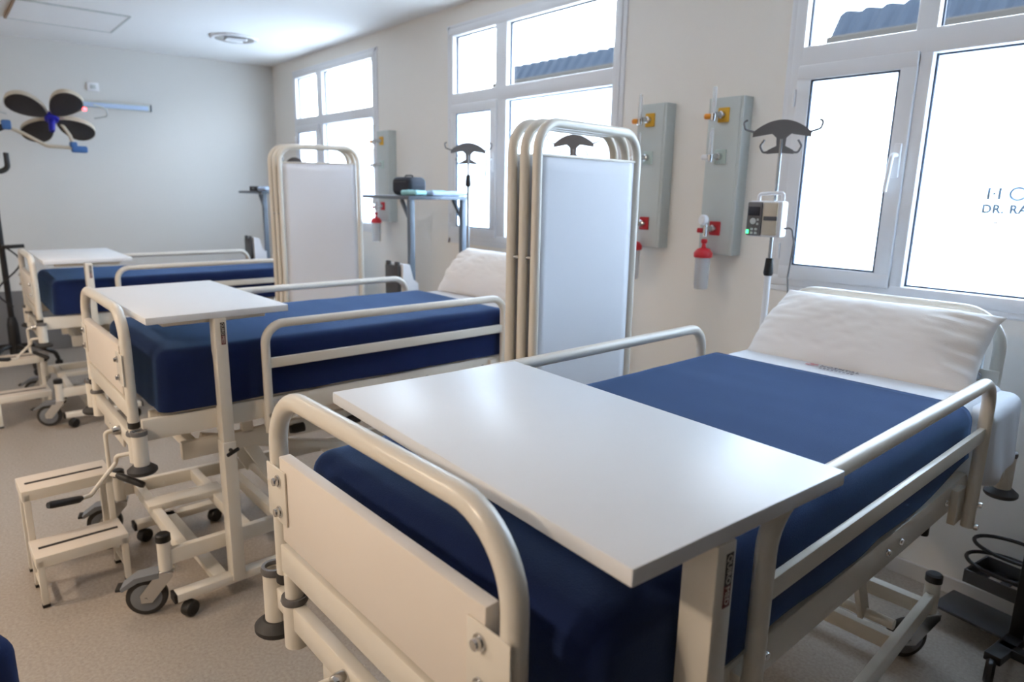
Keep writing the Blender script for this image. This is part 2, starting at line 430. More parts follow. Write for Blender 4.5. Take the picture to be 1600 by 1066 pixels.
lb = thing('wall_light', 'long slim grey strip light fixed to the end wall', 'wall light', (endwall(1.45), 1.45, 2.275), -FA)
obj('housing', B(box, (.022, 0, 0), (.044, .60, .055), .006), M_ALU, lb)
obj('diffuser', B(box, (.05, 0, -.006), (.014, .56, .04), .005), M_PALEBLUE, lb)
for s in (-1, 1): obj('end_cap', B(box, (.026, s * .305, 0), (.05, .012, .06), .003), M_GMETAL, lb)
ob = thing('wall_socket', 'small white square socket box above the wall strip light', 'socket', (endwall(1.29), 1.29, 2.43), -FA)
obj('plate', B(box, (.012, 0, 0), (.024, .095, .075), .006), M_WHITEPL, ob)
obj('socket', B(box, (.026, 0, 0), (.006, .045, .035), .003), M_ALU, ob)

# unseen warm lamps behind the camera; last entry is an added fill over the beds
LAMPS = [(-1.2, -1.9, 1.05), (-3.4, -1.8, .95), (-4.5, .3, .16)]
LW = 34.0
for i, (lx_, ly_, lk_) in enumerate(LAMPS):
    t = thing('ceiling_light', 'round warm ceiling light', 'ceiling light', (lx_, ly_, CZ), 0, 'round ceiling lights over the aisle')
    obj('rim', B(lathe, [(.16, 0), (.20, 0), (.205, -.015), (.19, -.03), (.165, -.03), (.16, -.02)], (0, 0, 0), (0, 0, 1), 32), M_WHITEPL, t)
    obj('diffuser', B(lathe, [(.165, -.012), (.10, -.016), (0, -.018)], (0, 0, 0), (0, 0, 1), 32), M_DIFF, t)
    ld = bpy.data.lights.new('ward_and_fill_lamp', 'AREA'); ld.shape = 'DISK'; ld.size = .34; ld.energy = LW * lk_; ld.color = (1.0, .81, .62)
    lo_ = bpy.data.objects.new('ward_and_fill_lamp', ld); col.objects.link(lo_); lo_.parent = t; lo_.location = (0, 0, -.04)

# ------------------------------------------------------------------ outside
def shed(label, x0, x1, y, z0, zg, z1):
    t = thing('shed', label, 'shed', ((x0 + x1) / 2, y, 0))
    hw = (x1 - x0) / 2
    obj('wall', B(box, (0, 1.0, z0 / 2), (2 * hw - .1, 1.9, z0)), M_SHED, t, False)
    obj('gutter', B(box, (0, -.04, (z0 + zg) / 2), (2 * hw, .16, zg - z0), .02), M_ROOFG, t, False)
    bm = bmesh.new(); n = int(2 * hw / .055)
    fr, bk = [], []
    for k in range(n + 1):
        xx = -hw + 2 * hw * k / n; ph = k % 4
        d = (.0, .035, .035, .0)[ph]
        fr.append((xx, d)); 
    rows = []
    for (yy, zz) in ((-.02, zg), (.16, z1), (1.9, z1 + .25)):
        rows.append([bm.verts.new((xx, yy - (d if yy < .1 else 0), zz + (0 if yy < .1 else d))) for xx, d in fr])
    for a, b in zip(rows, rows[1:]):
        for k in range(n): bm.faces.new((a[k], a[k + 1], b[k + 1], b[k]))
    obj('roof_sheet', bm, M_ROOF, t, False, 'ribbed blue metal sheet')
    return t
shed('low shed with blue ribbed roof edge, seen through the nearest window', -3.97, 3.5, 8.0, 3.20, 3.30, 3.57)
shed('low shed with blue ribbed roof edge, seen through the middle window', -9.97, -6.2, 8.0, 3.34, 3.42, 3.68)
S('ground', B(box, (-3, 9, -.25), (40, 11.6, .1)), M_PAVE, 'concrete yard outside the windows', 'ground')

# ------------------------------------------------------------------ hospital bed (local: foot panel at y=0, head at +y)
def caster(parent, x, y, toe, brake=True):
    c = thing('caster', '', '', (x, y, 0)); del c['label']; del c['category']; c.parent = parent
    c.rotation_euler = (0, 0, toe)
    r = .071; oy = -.07
    w = bmesh.new()
    lathe(w, [(.03, -.016), (r - .012, -.017), (r - .002, -.013), (r, -.004), (r, .004), (r - .002, .013), (r - .012, .017), (.03, .016)], (0, oy, r), (1, 0, 0), 32)
    obj('tyre', w, M_RUBBER, c)
    w = bmesh.new(); lathe(w, [(0, -.021), (.02, -.021), (.026, -.018), (.05, -.0185), (.053, -.017), (.053, .017), (.05, .0185), (.026, .018), (.02, .021), (0, .021)], (0, oy, r), (1, 0, 0), 28)
    obj('wheel_hub', w, M_WHEEL, c)
    k = bmesh.new()
    for s in (-1, 1):
        slab(k, [(-.028, .165), (.026, .165), (.026, .15), (oy + .02, r - .016), (oy - .016, r - .014), (oy - .018, r + .016)], s * .026 - .002, s * .026 + .002, 'yz')
    box(k, (0, 0, .166), (.056, .06, .008), .003); cyl(k, (0, 0, .165), (0, 0, .195), .018, 16); cyl(k, (-.03, oy, r), (.03, oy, r), .006, 10)
    obj('fork', k, M_CHROME, c)
    if brake:
        p = bmesh.new()
        slab(p, [(-.02, .172), (-.02, .150), (-.09, .142), (-.145, .112), (-.150, .124), (-.10, .160)], -.03, .03, 'yz')
        obj('brake_pedal', p, M_WHEEL, c); 
        obj('brake_tab', B(box, (0, -.155, .118), (.05, .025, .012), .003), M_BLACK, c)
    return c

def holder(parent, x, y):
    bm = bmesh.new(); lathe(bm, [(.019, .605), (.025, .605), (.025, .72), (.019, .72), (.019, .61)], (x, y, 0), (0, 0, 1), 22)
    h = obj('pole_holder', bm, M_CREAM, parent)
    obj('collar', B(lathe, [(.018, .715), (.027, .715), (.028, .723), (.026, .73), (.019, .73), (.018, .722)], (x, y, 0), (0, 0, 1), 22), M_GREYPL, h)
    obj('bumper', B(lathe, [(0, .578), (.043, .578), (.048, .584), (.048, .592), (.030, .607), (0, .607)], (x, y, 0), (0, 0, 1), 26), M_RUBBER, h, True, 'dark grey disc bumper')
    return h

def end_frame(name, parent, y, zt, zp0, zp1, face, panelmat):
    """U tube with a board; face = -1 when the fixing plates sit on the -y side"""
    hw, r = .352, .018
    e = obj(name, B(tube, fillet([(-hw, y, .735), (-hw, y, zt), (hw, y, zt), (hw, y, .735)], .115, 10), r, 18), M_CREAM, parent)
    obj('lower_rail', B(box, (0, y, .785), (2 * hw - .02, .026, .062), .004), M_CREAM, e)
    pb = obj('panel', B(box, (0, y + face * .004, (zp0 + zp1) / 2), (.630, .024, zp1 - zp0), .0025), panelmat, e)
    for s in (-1, 1):
        obj('fixing_plate', B(box, (s * .325, y + face * .0185, zp0 + .097), (.085, .004, .112), .0015), M_CREAM, e)
        for dz in (.034, -.030):
            bo = bmesh.new(); lathe(bo, [(0, .012), (.0075, .012), (.0085, .009), (.0085, .003), (.012, .003), (.012, 0), (0, 0)], (s * .311, y + face * .0205, zp0 + .095 + dz), (0, face, 0), 12)
            obj('bolt', bo, M_CHROME, e)
        obj('post', B(cyl, (s * .325, y + .004, .755), (s * .325, y + .004, .69), .0185, 16), M_CREAM, e)
        obj('collar', B(lathe, [(.019, .688), (.026, .688), (.028, .694), (.026, .702), (.019, .702)], (s * .325, y + .004, 0), (0, 0, 1), 20), M_GREYPL, e)
        obj('end_plug', B(lathe, [(0, .722), (.017, .722), (.0198, .725), (.0198, .745), (0, .745)], (s * hw, y, 0), (0, 0, 1), 18), M_RUBBER, e)
    return e

RAIL_Y0, RAIL_Y1, XRAIL = .442, 1.600, .441
def make_bed(label):
    root = thing('hospital_bed', label, 'bed', (0, 0, 0), 0, 'cream hospital beds along the windows')
    up = []
    L = 2.03
    up.append(end_frame('footboard', root, 0, 1.132, .835, 1.012, -1, M_PANEL))
    up.append(end_frame('headboard', root, L, 1.172, .84, 1.135, -1, M_BOARD))
    # upper frame
    f = bmesh.new()
    for s in (-1, 1): box(f, (s * .395, L / 2, .722), (.024, L - .03, .078), .004)
    for y in (.004, L + .004):
        box(f, (0, y, .66), (.70, .026, .056), .004)
        for s in (-1, 1):
            cyl(f, (s * .325, y, .59), (s * .325, y, .688), .024, 18); box(f, (s * .375, y, .665), (.09, .022, .05), .003)
        if y > 1: bar(f, (-.40, y, .665), (-.445, L + .03, .665), .022, .045)
    for y in (.25, .75, 1.25, 1.75): box(f, (0, y, .715), (.77, .03, .04), .003)
    # shaft plate with a row of holes under the foot rail
    box(f, (-.02, .0, .622), (.34, .008, .065), .002)
    up.append(obj('upper_frame', f, M_CREAM, root))
    ho = bmesh.new()
    for k in range(6): lathe(ho, [(0, .0012), (.0055, .0012), (.0055, 0)], (-.10 + .035 * k, -.0045, .632 - .004 * (k % 2)), (0, -1, 0), 10)
    obj('bolt_holes', ho, M_BLACK, up[-1])
    bo = bmesh.new()
    for s in (-1, 1):
        for y in (.30, .55, 1.1, 1.18, 1.5): lathe(bo, [(0, .007), (.007, .006), (.009, .002), (.009, 0)], (s * .4075, y, .722), (s, 0, 0), 10)
    obj('bolts', bo, M_CHROME, up[-1])
    pl = bmesh.new()
    box(pl, (0, 1.06, .768), (.76, 1.84, .012), .003)
    up.append(obj('mattress_platform', pl, M_CREAM, root))
    hoop = bmesh.new(); tube(hoop, fillet([(-.33, .22, .775), (-.33, .085, .80), (.33, .085, .80), (.33, .22, .775)], .06, 6), .008, 10)
    up.append(obj('mattress_retainer', hoop, M_CHROME, root, True, 'chrome mattress retaining hoop'))
    for x, y in ((-.415, 0), (.415, 0), (-.46, L + .035), (.415, L + .035)): up.append(holder(root, x, y))
    # side rails
    for s in (-1, 1):
        xr = s * XRAIL
        rl = obj('side_rail', B(tube, fillet([(xr, RAIL_Y0, .635), (xr, RAIL_Y0, 1.053), (xr, RAIL_Y1, 1.053), (xr, RAIL_Y1, .635)], .075, 9), .0165, 16), M_CREAM, root)
        obj('middle_bar', B(box, (xr, (RAIL_Y0 + RAIL_Y1) / 2, .905), (.014, RAIL_Y1 - RAIL_Y0 - .02, .038), .002), M_CREAM, rl)
        for y in (RAIL_Y0, RAIL_Y1):
            obj('bracket', B(box, (s * .416, y - (.035 if y > 1 else -.02), .70), (.020, .06, .10), .003), M_CREAM, rl)
            for dz in (.03, -.035): obj('bolt', B(lathe, [(0, .01), (.008, .009), (.009, .003), (.009, 0)], (s * .4575, y, .675 + dz), (s, 0, 0), 10), M_CHROME, rl)
        up.append(rl)
    # sub frame and lifting arms
    sf = bmesh.new()
    for s in (-1, 1):
        box(sf, (s * .24, .92, .56), (.03, 1.5, .07), .004)
        for y in (.42, 1.45): box(sf, (s * .24, y, .64), (.03, .045, .12), .003)
    for y in (.22, .9, 1.62): box(sf, (0, y, .56), (.50, .035, .05), .003)
    up.append(obj('sub_frame', sf, M_CREAM, root))
    ar = bmesh.new()
    for s in (-1, 1):
        for y, d in ((.42, .16), (1.45, .16)): bar(ar, (s * .21, y, .55), (s * .21, y + d, .24), .018, .05)
    for y in (.58, 1.61): cyl(ar, (-.3, y, .245), (.3, y, .245), .016, 14)
    bar(ar, (.02, .30, .52), (.02, 1.2, .26), .04, .04)
    up.append(obj('lifting_arms', ar, M_CREAM, root))
    obj('knob', B(lathe, [(0, -.03), (.016, -.03), (.02, -.01), (.02, .03), (0, .03)], (.262, .62, .56), (0, 1, 0), 14), M_BLACK, up[-2])
    obj('knob', B(lathe, [(0, -.03), (.016, -.03), (.02, -.01), (.02, .03), (0, .03)], (.262, .88, .545), (0, 1, 0), 14), M_BLACK, up[-2])
    sl = obj('support_rod', B(cyl, (.235, 2.0, .42), (.235, 2.0, .64), .0125, 12), M_CREAM, root)
    obj('end_plug', B(lathe, [(0, .385), (.014, .385), (.0155, .39), (.0155, .422), (0, .422)], (.235, 2.0, 0), (0, 0, 1), 14), M_BLACK, sl); up.append(sl)
    # base
    b = bmesh.new()
    XB, XH, BY0, BY1 = .37, .295, .05, 1.97
    for s in (-1, 1):
        bar(b, (s * XB, BY0, .215), (s * XH, BY1, .215), .028, .06, .004)
        for xx, y in ((XB, BY0), (XH, BY1)): cyl(b, (s * xx, y, .165), (s * xx, y, .285), .0235, 18)
    for y in (.12, .36, .50, 1.0, 1.62, 1.90): box(b, (0, y, .215), (2 * (XB + (XH - XB) * (y - BY0) / (BY1 - BY0)) - .02, .035, .05), .003)
    box(b, (-.06, .24, .24), (.09, .30, .03), .003)
    bs = obj('base_frame', b, M_CREAM, root)
    for s in (-1, 1):
        for xx, y in ((XB, BY0), (XH, BY1)): obj('post_cap', B(lathe, [(0, .312), (.02, .312), (.026, .307), (.0265, .283), (0, .283)], (s * xx, y, 0), (0, 0, 1), 18), M_BLACK, bs)
    for s in (-1, 1):
        for y in (.62, 1.34): obj('bolt', B(lathe, [(0, .01), (.008, .009), (.009, .003), (.009, 0)], (s * (XB + (XH - XB) * (y - BY0) / (BY1 - BY0) + .0135), y, .215), (s, 0, 0), 10), M_CHROME, bs)
    caster(root, XB, BY0, -.42); caster(root, -XB, BY0, -.30); caster(root, XH, BY1, -.64, False); caster(root, -XH, BY1, .2, False)
    # cranks under the foot end
    c1 = obj('crank', B(tube, fillet([(.15, .03, .66), (.13, -.055, .655), (.125, -.055, .63), (.13, -.055, .49), (.22, -.045, .512)], .012, 4), .0075, 10), M_CREAM, root)
    obj('grip', B(tube, [(.215, -.047, .513), (.225, -.040, .510), (.275, .02, .478), (.28, .026, .475)], [.008, .0125, .0125, .010], 14), M_BLACK, c1)
    obj('knob', B(lathe, [(0, -.03), (.014, -.03), (.017, -.02), (.017, .012), (.010, .016), (0, .016)], (.15, -.005, .66), (0, 1, 0), 14), M_CHROME, c1)
    c2 = obj('crank', B(tube, fillet([(.315, .02, .62), (.29, -.055, .612), (.28, -.055, .585), (.33, -.15, .505), (.36, -.19, .513)], .012, 4), .0075, 10), M_CREAM, root)
    obj('grip', B(tube, [(.352, -.178, .512), (.36, -.19, .513), (.40, -.27, .533), (.404, -.278, .535)], [.008, .0125, .0125, .010], 14), M_BLACK, c2)
    up += [c1, c2]
    for o in up: o['upper'] = 1
    return root

BEDS = [(-.903, .473, .02, .034), (-2.904, .443, .010, 0.0), (-5.495, .44, .0, -.038)]
BLAB = ['cream hospital bed nearest the camera, its blue cover pulled tight under the big white table',
        'cream hospital bed between the two folding screens, crank handles showing at its foot',
        'cream hospital bed closest to the end wall, half hidden by the far folding screen']
proto = make_bed(BLAB[0]); beds = [proto]
for i in (1, 2):
    c = copy_tree(proto); c['label'] = BLAB[i]; beds.append(c)
for o, (x, y, a, dz) in zip(beds, BEDS):
    o.location = (x, y, 0); o.rotation_euler = (0, 0, a)
    for ch in o.children:
        if ch.get('upper'):
            ch.location.z += dz
            del ch['upper']
        if ch.name.startswith('crank') and o is beds[0]: ch.location.x -= .235

def bedpt(i, x, y, z):
    bx, by, a, dz = BEDS[i]
    return V((bx + math.cos(a) * x - math.sin(a) * y, by + math.sin(a) * x + math.cos(a) * y, z))

# ------------------------------------------------------------------ bedding
def nz(p, s, a): return (noise.noise(V(p) * s)) * a
MT = [.996, .978, .938]          # mattress tops
MZ = [.808, .774, .736]          # mattress undersides
def mattress(i, label):
    zt, zb = MT[i], MZ[i]
    bm = bmesh.new()
    def d(p):
        k = max(0, (p.y - 1.5)) * .01
        return V((nz(p, 7, .006) if abs(p.x) > .3 else 0, 0, nz(p + V((3, 1, i)), 6, .003)))
    rbox(bm, (0, 1.06, (zt + zb) / 2), (.784, 1.86, zt - zb), .036, .04, disp=d)
    o = obj('mattress', bm, M_SHEET); tag(o, label, 'mattress', 'sheeted mattresses on the hospital beds')
    return o
def blanket(i, y1, label):
    zt, zb = MT[i] + .006, MZ[i] - (.004 if i else .0)
    w, y0 = .812, .088
    bm = bmesh.new()
    def d(p):
        e = V((0, 0, 0)); top = p.z > zt - .02
        q = p + V((i * 3.1, i * 1.7, 0))
        if top:
            e.z = nz(q, 3.2, .003) + nz(V((q.x * 2, q.y * 9, 0)), 1.0, .0022) + .001
        else:
            sx = 1 if p.x > 0 else -1
            k = (zt - p.z) / (zt - zb)
            if abs(p.x) > .34: e.x = sx * (max(0, nz(V((0, q.y * 7, q.z * 3)), 1, .010)) * k + .004 * k)
            if p.y < y0 + .06: e.y = -.006 * k - abs(nz(V((q.x * 7, 0, q.z * 2)), 1, .008)) * k
            if abs(p.x) > .3: e.z += k ** 3 * ((.012 + nz(V((0, q.y * 2.6, 5)), 1, .03) + .05 * max(0, (p.y - (y1 - .35)) / .35) ** 2) if i == 0 else abs(nz(V((0, q.y * 3, 5)), 1, .008)))
        return e
    rbox(bm, (0, (y0 + y1 + .1) / 2, (zt + zb - .10) / 2), (w, y1 + .1 - y0, zt - zb + .10), .038, .03, keep=lambda n: n not in ((0, 0, -1), (0, 1, 0)))
    bmesh.ops.bisect_plane(bm, geom=list(bm.verts) + list(bm.edges) + list(bm.faces), plane_co=(0, y1, 0), plane_no=(0, 1, 0), clear_outer=True)
    bmesh.ops.bisect_plane(bm, geom=list(bm.verts) + list(bm.edges) + list(bm.faces), plane_co=(0, 0, zb), plane_no=(0, 0, -1), clear_outer=True)
    moved = [(v, d(v.co.copy())) for v in bm.verts]
    for v, e in moved: v.co += e
    o = obj('blanket', bm, M_NAVY)
    s = o.modifiers.new('thickness', 'SOLIDIFY'); s.thickness = .005; s.offset = 1
    tag(o, label, 'blanket', 'navy blankets on the hospital beds')
    return o
YB1 = [1.600, 1.64, 1.65]
names = ['the nearest bed', 'the bed between the folding screens', 'the bed by the end wall']
for i in range(3):
    m = mattress(i, ['mattress in a white printed sheet on the nearest bed', 'mattress in a white sheet on the bed between the folding screens', 'mattress in a white sheet on the bed by the end wall'][i])
    b = blanket(i, YB1[i], ['navy blue fleece blanket on the nearest bed, white table standing over it', 'navy blue fleece blanket on the bed between the folding screens', 'navy blue fleece blanket on the bed by the end wall'][i])
    for o in (m, b):
        x, y, a, dz = BEDS[i]; o.location = (x, y, 0); o.rotation_euler = (0, 0, a)
    if i == 0:
        zt = MT[0] + .004
        bm = bmesh.new()
        def dd(p):
            k = max(0, (.97 - p.z) / .2)
            return V((nz(V((0, p.y * 11, p.z * 3)), 1, .014) * k + .012 * k, nz(V((p.x * 9, 1, p.z * 3)), 1, .012) * k, nz(V((p.x * 6, p.y * 7, 0)), 1, .03) * k))
        rbox(bm, (.395, 1.83, .868), (.10, .32, .226), .034, .02, disp=dd)
        obj('sheet_overhang', bm, M_SHEET, m)
        text('printed_logo', 'HOSPITAL', .026, M_INKG, m, (-.068, 1.728, zt), (1, .0, 0), (0, 1, 0), spacing=1.1)
        bm = bmesh.new()
        for k, (dx, dy) in enumerate(((0, 0), (.022, .004), (.011, .016), (.034, .012))): box(bm, (-.108 + dx * .7, 1.728 + dy, zt), (.012, .012, .0012))
        obj('printed_mark', bm, M_INKR, m, False, 'faded red printed mark')
        bm = bmesh.new()
        for k in range(9): box(bm, (-.055 + k * .0125, 1.708, zt), (.008, .009, .0012))
        obj('printed_line', bm, M_INKG, m, False, 'illegible grey second line of print')

def pillow(label, loc, tilt, rz, seed, sx=.75, sy=.31, th=.17):
    bm = bmesh.new(); N, K = 46, 32
    gr = {}
    for side in (1, -1):
        for a in range(N + 1):
            for b in range(K + 1):
                u, v = -1 + 2 * a / N, -1 + 2 * b / K
                edge = a in (0, N) or b in (0, K)
                if edge and side == -1: continue
                e = max(0, (1 - abs(u) ** 3.2)) ** .55 * max(0, (1 - abs(v) ** 2.6)) ** .6
                px = u * sx / 2 * (1 - .045 * (1 - v * v)) if abs(u) > 0 else 0
                px = u * sx / 2 * (1 - .05 * (1 - v * v) * abs(u)); py = v * sy / 2 * (1 - .07 * (1 - u * u) * abs(v))
                if v > 0 and u < 0: px *= 1 - .16 * v
                if v > .8 and u > .5: px += .014 * (v - .8) * 5 * (u - .5)
                q = V((u * 2.2 + seed, v * 1.6, side * .7))
                cr = max(0, abs(u) - .45) * 1.6
                fold = (noise.noise(V((u * 3 + seed, v * 9, side))) * .016 * cr + noise.noise(q * .9) * .018 * e + max(0, noise.noise(V((u * 2.2 + v * 2.5 + seed, 5, 1)))) * .03 * cr * e + abs(noise.noise(V((u * 6 + v * 5 + seed, v * 3 - u * 4, 2)))) * -.006 * (e ** .5))
                pz = side * (th / 2 * e) + side * fold * (0 if edge else 1)
                if edge: pz = noise.noise(V((u * 2.5, v * 2.5, seed))) * .010
                gr[(a, b, side)] = bm.verts.new((px, py, pz))
                if edge: gr[(a, b, -1)] = gr[(a, b, 1)]
    for side in (1, -1):
        for a in range(N):
            for b in range(K):
                q = [gr[(a, b, side)], gr[(a + 1, b, side)], gr[(a + 1, b + 1, side)], gr[(a, b + 1, side)]]
                if side < 0: q.reverse()
                bm.faces.new(q)
    o = obj('pillow', bm, M_PILLOW)
    o.location = loc; o.rotation_euler = (tilt, 0, rz)
    md = o.modifiers.new('smooth', 'SUBSURF'); md.levels = 1; md.render_levels = 1
    tag(o, label, 'pillow', 'white pillows propped on the bed heads')
    return o
p = bedpt(0, -.003, 1.872, 1.088); pillow('white pillow with creased corners propped at the head of the nearest bed', p, .90, .02, 1.0)
p = bedpt(1, 0, 1.865, 1.100); pillow('white pillow beyond the near folding screen, on the bed between the screens', p, .93, .01, 4.2)
p = bedpt(2, 0, 1.865, 1.06); pillow('white pillow on the bed by the end wall, behind the far folding screen', p, .93, 0, 7.7)

# ------------------------------------------------------------------ overbed tables
def make_table(label):
    t = thing('overbed_table', label, 'overbed table', (0, 0, 0), 0, 'white overbed tables standing over the beds')
    L, D, zt = .852, .49, 1.13
    top = obj('tabletop', B(box, (0, 0, zt - .0125), (L, D, .025), .0035), M_TOP, t)
    obj('support_channel', B(box, (.335, .0, zt - .036), (.06, .36, .022), .004), M_CREAM, t)
    obj('upper_post', B(box, (.40, -.062, .82), (.056, .042, .57), .004), M_CREAM, t)
    obj('lower_post', B(box, (.40, -.062, .355), (.062, .047, .56), .004), M_CREAM, t)
    k = bmesh.new(); cyl(k, (.43, -.062, .605), (.455, -.062, .605), .007, 10); box(k, (.458, -.062, .605), (.012, .05, .014), .005, Matrix.Rotation(.4, 3, 'X'))
    obj('clamp_knob', k, M_BLACK, t)
    st = obj('sticker', B(box, (.4285, -.056, 1.0655), (.0012, .015, .047)), M_STKB, t, False, 'black sticker lettered QUIRO')
    obj('sticker', B(box, (.4285, -.056, 1.0255), (.0012, .015, .033)), M_STKR, t, False, 'dark red sticker lettered MED')
    text('sticker_lettering', 'QUIRO', .0136, M_STKW, st, (.4292, -.061, 1.0872), (0, 0, -1), (0, 1, 0), depth=.0003)
    text('sticker_lettering', 'MED', .0136, M_STKW, st, (.4292, -.061, 1.0405), (0, 0, -1), (0, 1, 0), depth=.0003)
    b = bmesh.new(); bar(b, (.40, -.23, .082), (.40, .21, .082), .05, .032); bar(b, (.38, -.062, .082), (-.30, -.062, .082), .05, .03); bar(b, (-.28, -.20, .082), (-.28, .16, .082), .05, .03)
    bf = obj('base', b, M_CREAM, t)
    for x, ys in ((.40, (-.235, .215)), (-.28, (-.205, .165))):
        for y in ys: obj('end_cap', B(box, (x, y, .082), (.052, .012, .034), .003), M_BLACK, bf)
    for x, y in ((.41, -.19), (.41, .17), (-.28, -.17), (-.28, .13)):
        r = bmesh.new(); lathe(r, [(0, -.022), (.022, -.022), (.029, -.016), (.031, 0), (.029, .016), (.022, .022), (0, .022)], (x + .012, y, .031), (1, .5, 0), 20); cyl(r, (x, y, .05), (x, y, .07), .008, 10)
        obj('roller', r, M_BLACK, t)
    return t
T = [((-.856, .826), -.045, 0.0, 'large white overbed table in the middle, standing over the nearest bed'),
     ((-2.88, .725), .03, -.008, 'white overbed table over the bed between the two folding screens'),
     ((-5.45, .73), .0, -.045, 'white overbed table over the bed by the end wall')]
tb = make_table(T[0][3])
for i, (xy, a, dz, lab) in enumerate(T):
    o = tb if i == 0 else copy_tree(tb)
    o['label'] = lab; o.location = (xy[0], xy[1], 0); o.rotation_euler = (0, 0, a)
    for ch in o.children:
        if i and ch.name.startswith(('upper_post', 'lower_post', 'sticker', 'clamp')): ch.location.y += .055
        if not ch.name.startswith(('base', 'roller', 'lower_post', 'clamp')): ch.location.z += dz

# ------------------------------------------------------------------ folding screens
def screen(label, a, b, h, n=3, step=(-.048, -.012)):
    a, b = V((a[0], a[1], 0)), V((b[0], b[1], 0)); w = (b - a).length; rz = math.atan2(b.y - a.y, b.x - a.x)
    t = thing('folding_screen', label, 'folding screen', a, rz, 'white folding screens between the beds')
    R = Matrix.Rotation(-rz, 3, 'Z'); st = R @ V((step[0], step[1], 0))
    for k in range(n):
        o = st * k
        fr = bmesh.new()
        tube(fr, [p + o for p in fillet([(0, 0, .10), (0, 0, h - .0125), (w, 0, h - .0125), (w, 0, .10)], .095, 9)], .0165, 14)
        tube(fr, [V((0, 0, .14)) + o, V((w, 0, .14)) + o], .012, 12)
        f = obj('panel_frame', fr, M_CREAM, t)
        c = bmesh.new(); NX, NZ = 14, 30; z0, z1 = .17, h - .112; g = []
        for i in range(NX + 1):
            for j in range(NZ + 1):
                u, v_ = i / NX, j / NZ
                g.append(c.verts.new(V((.02 + (w - .04) * u, .004 * math.sin(u * 5 + k) * math.sin(v_ * 3), z0 + (z1 - z0) * v_ - .008 * math.sin(PI * u))) + o))
        for i in range(NX):
            for j in range(NZ):
                q = i * (NZ + 1) + j; c.faces.new((g[q], g[q + NZ + 1], g[q + NZ + 2], g[q + 1]))
        cl = obj('cloth', c, M_SCREEN, f); sd = cl.modifiers.new('thickness', 'SOLIDIFY'); sd.thickness = .003
        rods = bmesh.new()
        rods.free()
        for z in (z0, z1): obj('cloth_rod', B(cyl, V((.0, 0, z - .004)) + o, V((w, 0, z - .004)) + o, .005, 8), M_CREAM, f)
        for xx in (0, w):
            r = bmesh.new(); lathe(r, [(0, -.012), (.022, -.012), (.026, 0), (.022, .012), (0, .012)], V((xx, 0, .026)) + o, (0, 1, 0), 16); cyl(r, V((xx, 0, .03)) + o, V((xx, 0, .10)) + o, .010, 10)
            obj('roller', r, M_RUBBER, f)
    hb = bmesh.new()
    for z in (.5, h - .45):
        for k in range(n - 1):
            cyl(hb, st * k + V((0, 0, z)), st * (k + 1) + V((0, 0, z)), .007, 8)
    obj('hinge', hb, M_STEEL, t)
    return t
screen('white folding screen with cream tube frame, folded shut beside the large white table', (-1.668, 1.510), (-1.752, 2.10), 1.785)
screen('white folding screen farther back, folded shut in front of the bed by the end wall', (-4.53, 1.80), (-4.31, 2.26), 1.83)

# ------------------------------------------------------------------ drip poles and pump
def drip_pole(label, x, y, rz, z0=.60, zj=1.285, zt=1.825, steel=False):
    t = thing('drip_pole', label, 'drip pole', (x, y, 0), rz, 'drip poles at the bed heads')
    obj('lower_tube', B(cyl, (0, 0, z0), (0, 0, zj), .009 if steel else .0125, 16), M_STEEL if steel else M_WHITEPL, t)
    obj('collar', B(lathe, [(0, zj - .045), (.015, zj - .045), (.019, zj - .035), (.014, zj + .025), (0, zj + .025)], (0, 0, 0), (0, 0, 1), 18), M_BLACK, t)
    obj('upper_rod', B(cyl, (0, 0, zj), (0, 0, zt - .06), .0065, 12), M_STEEL, t)
    # curved hook plate
    out = []
    n = 14
    for k in range(n + 1):
        u = -1 + 2 * k / n; out.append((u * .105, zt + .012 - .045 * u * u))
    low = [(.105, zt - .052), (.035, zt - .040), (.018, zt - .055), (.016, zt - .085), (.045, zt - .10), (.05, zt - .115), (.012, zt - .112), (-.012, zt - .112), (-.05, zt - .115), (-.045, zt - .10), (-.016, zt - .085), (-.018, zt - .055), (-.035, zt - .040), (-.105, zt - .052)]
    hp = obj('hook_plate', B(slab, out + low, -.004, .004, 'xz'), M_GREYPL, t)
    for s in (-1, 1):
        obj('hook', B(tube, fillet([(s * .095, 0, zt - .035), (s * .135, 0, zt - .022), (s * .142, 0, zt + .004), (s * .128, 0, zt + .012)], .012, 4), .0042, 8), M_GREYPL, hp)
        obj('hook', B(tube, fillet([(s * .042, 0, zt - .105), (s * .062, 0, zt - .112), (s * .075, 0, zt - .085), (s * .060, 0, zt - .062)], .012, 4), .0042, 8), M_GREYPL, hp)
    return t
drip_pole('drip pole with grey hook plate carrying the white infusion pump', -1.4042, 2.5285, .5)
drip_pole('drip pole with its grey hook plate seen over the top of the near folding screen', -2.5096, 2.5120, .5, .60)
drip_pole('drip pole standing against the middle window beside the grey instrument table', -3.3846, 2.5033, .9, .60, 1.62, 1.82, True)
drip_pole('drip pole at the last bed, its hook plate peeping over the far folding screen', -5.955, 2.505, .4, .57, 1.25, 1.80)

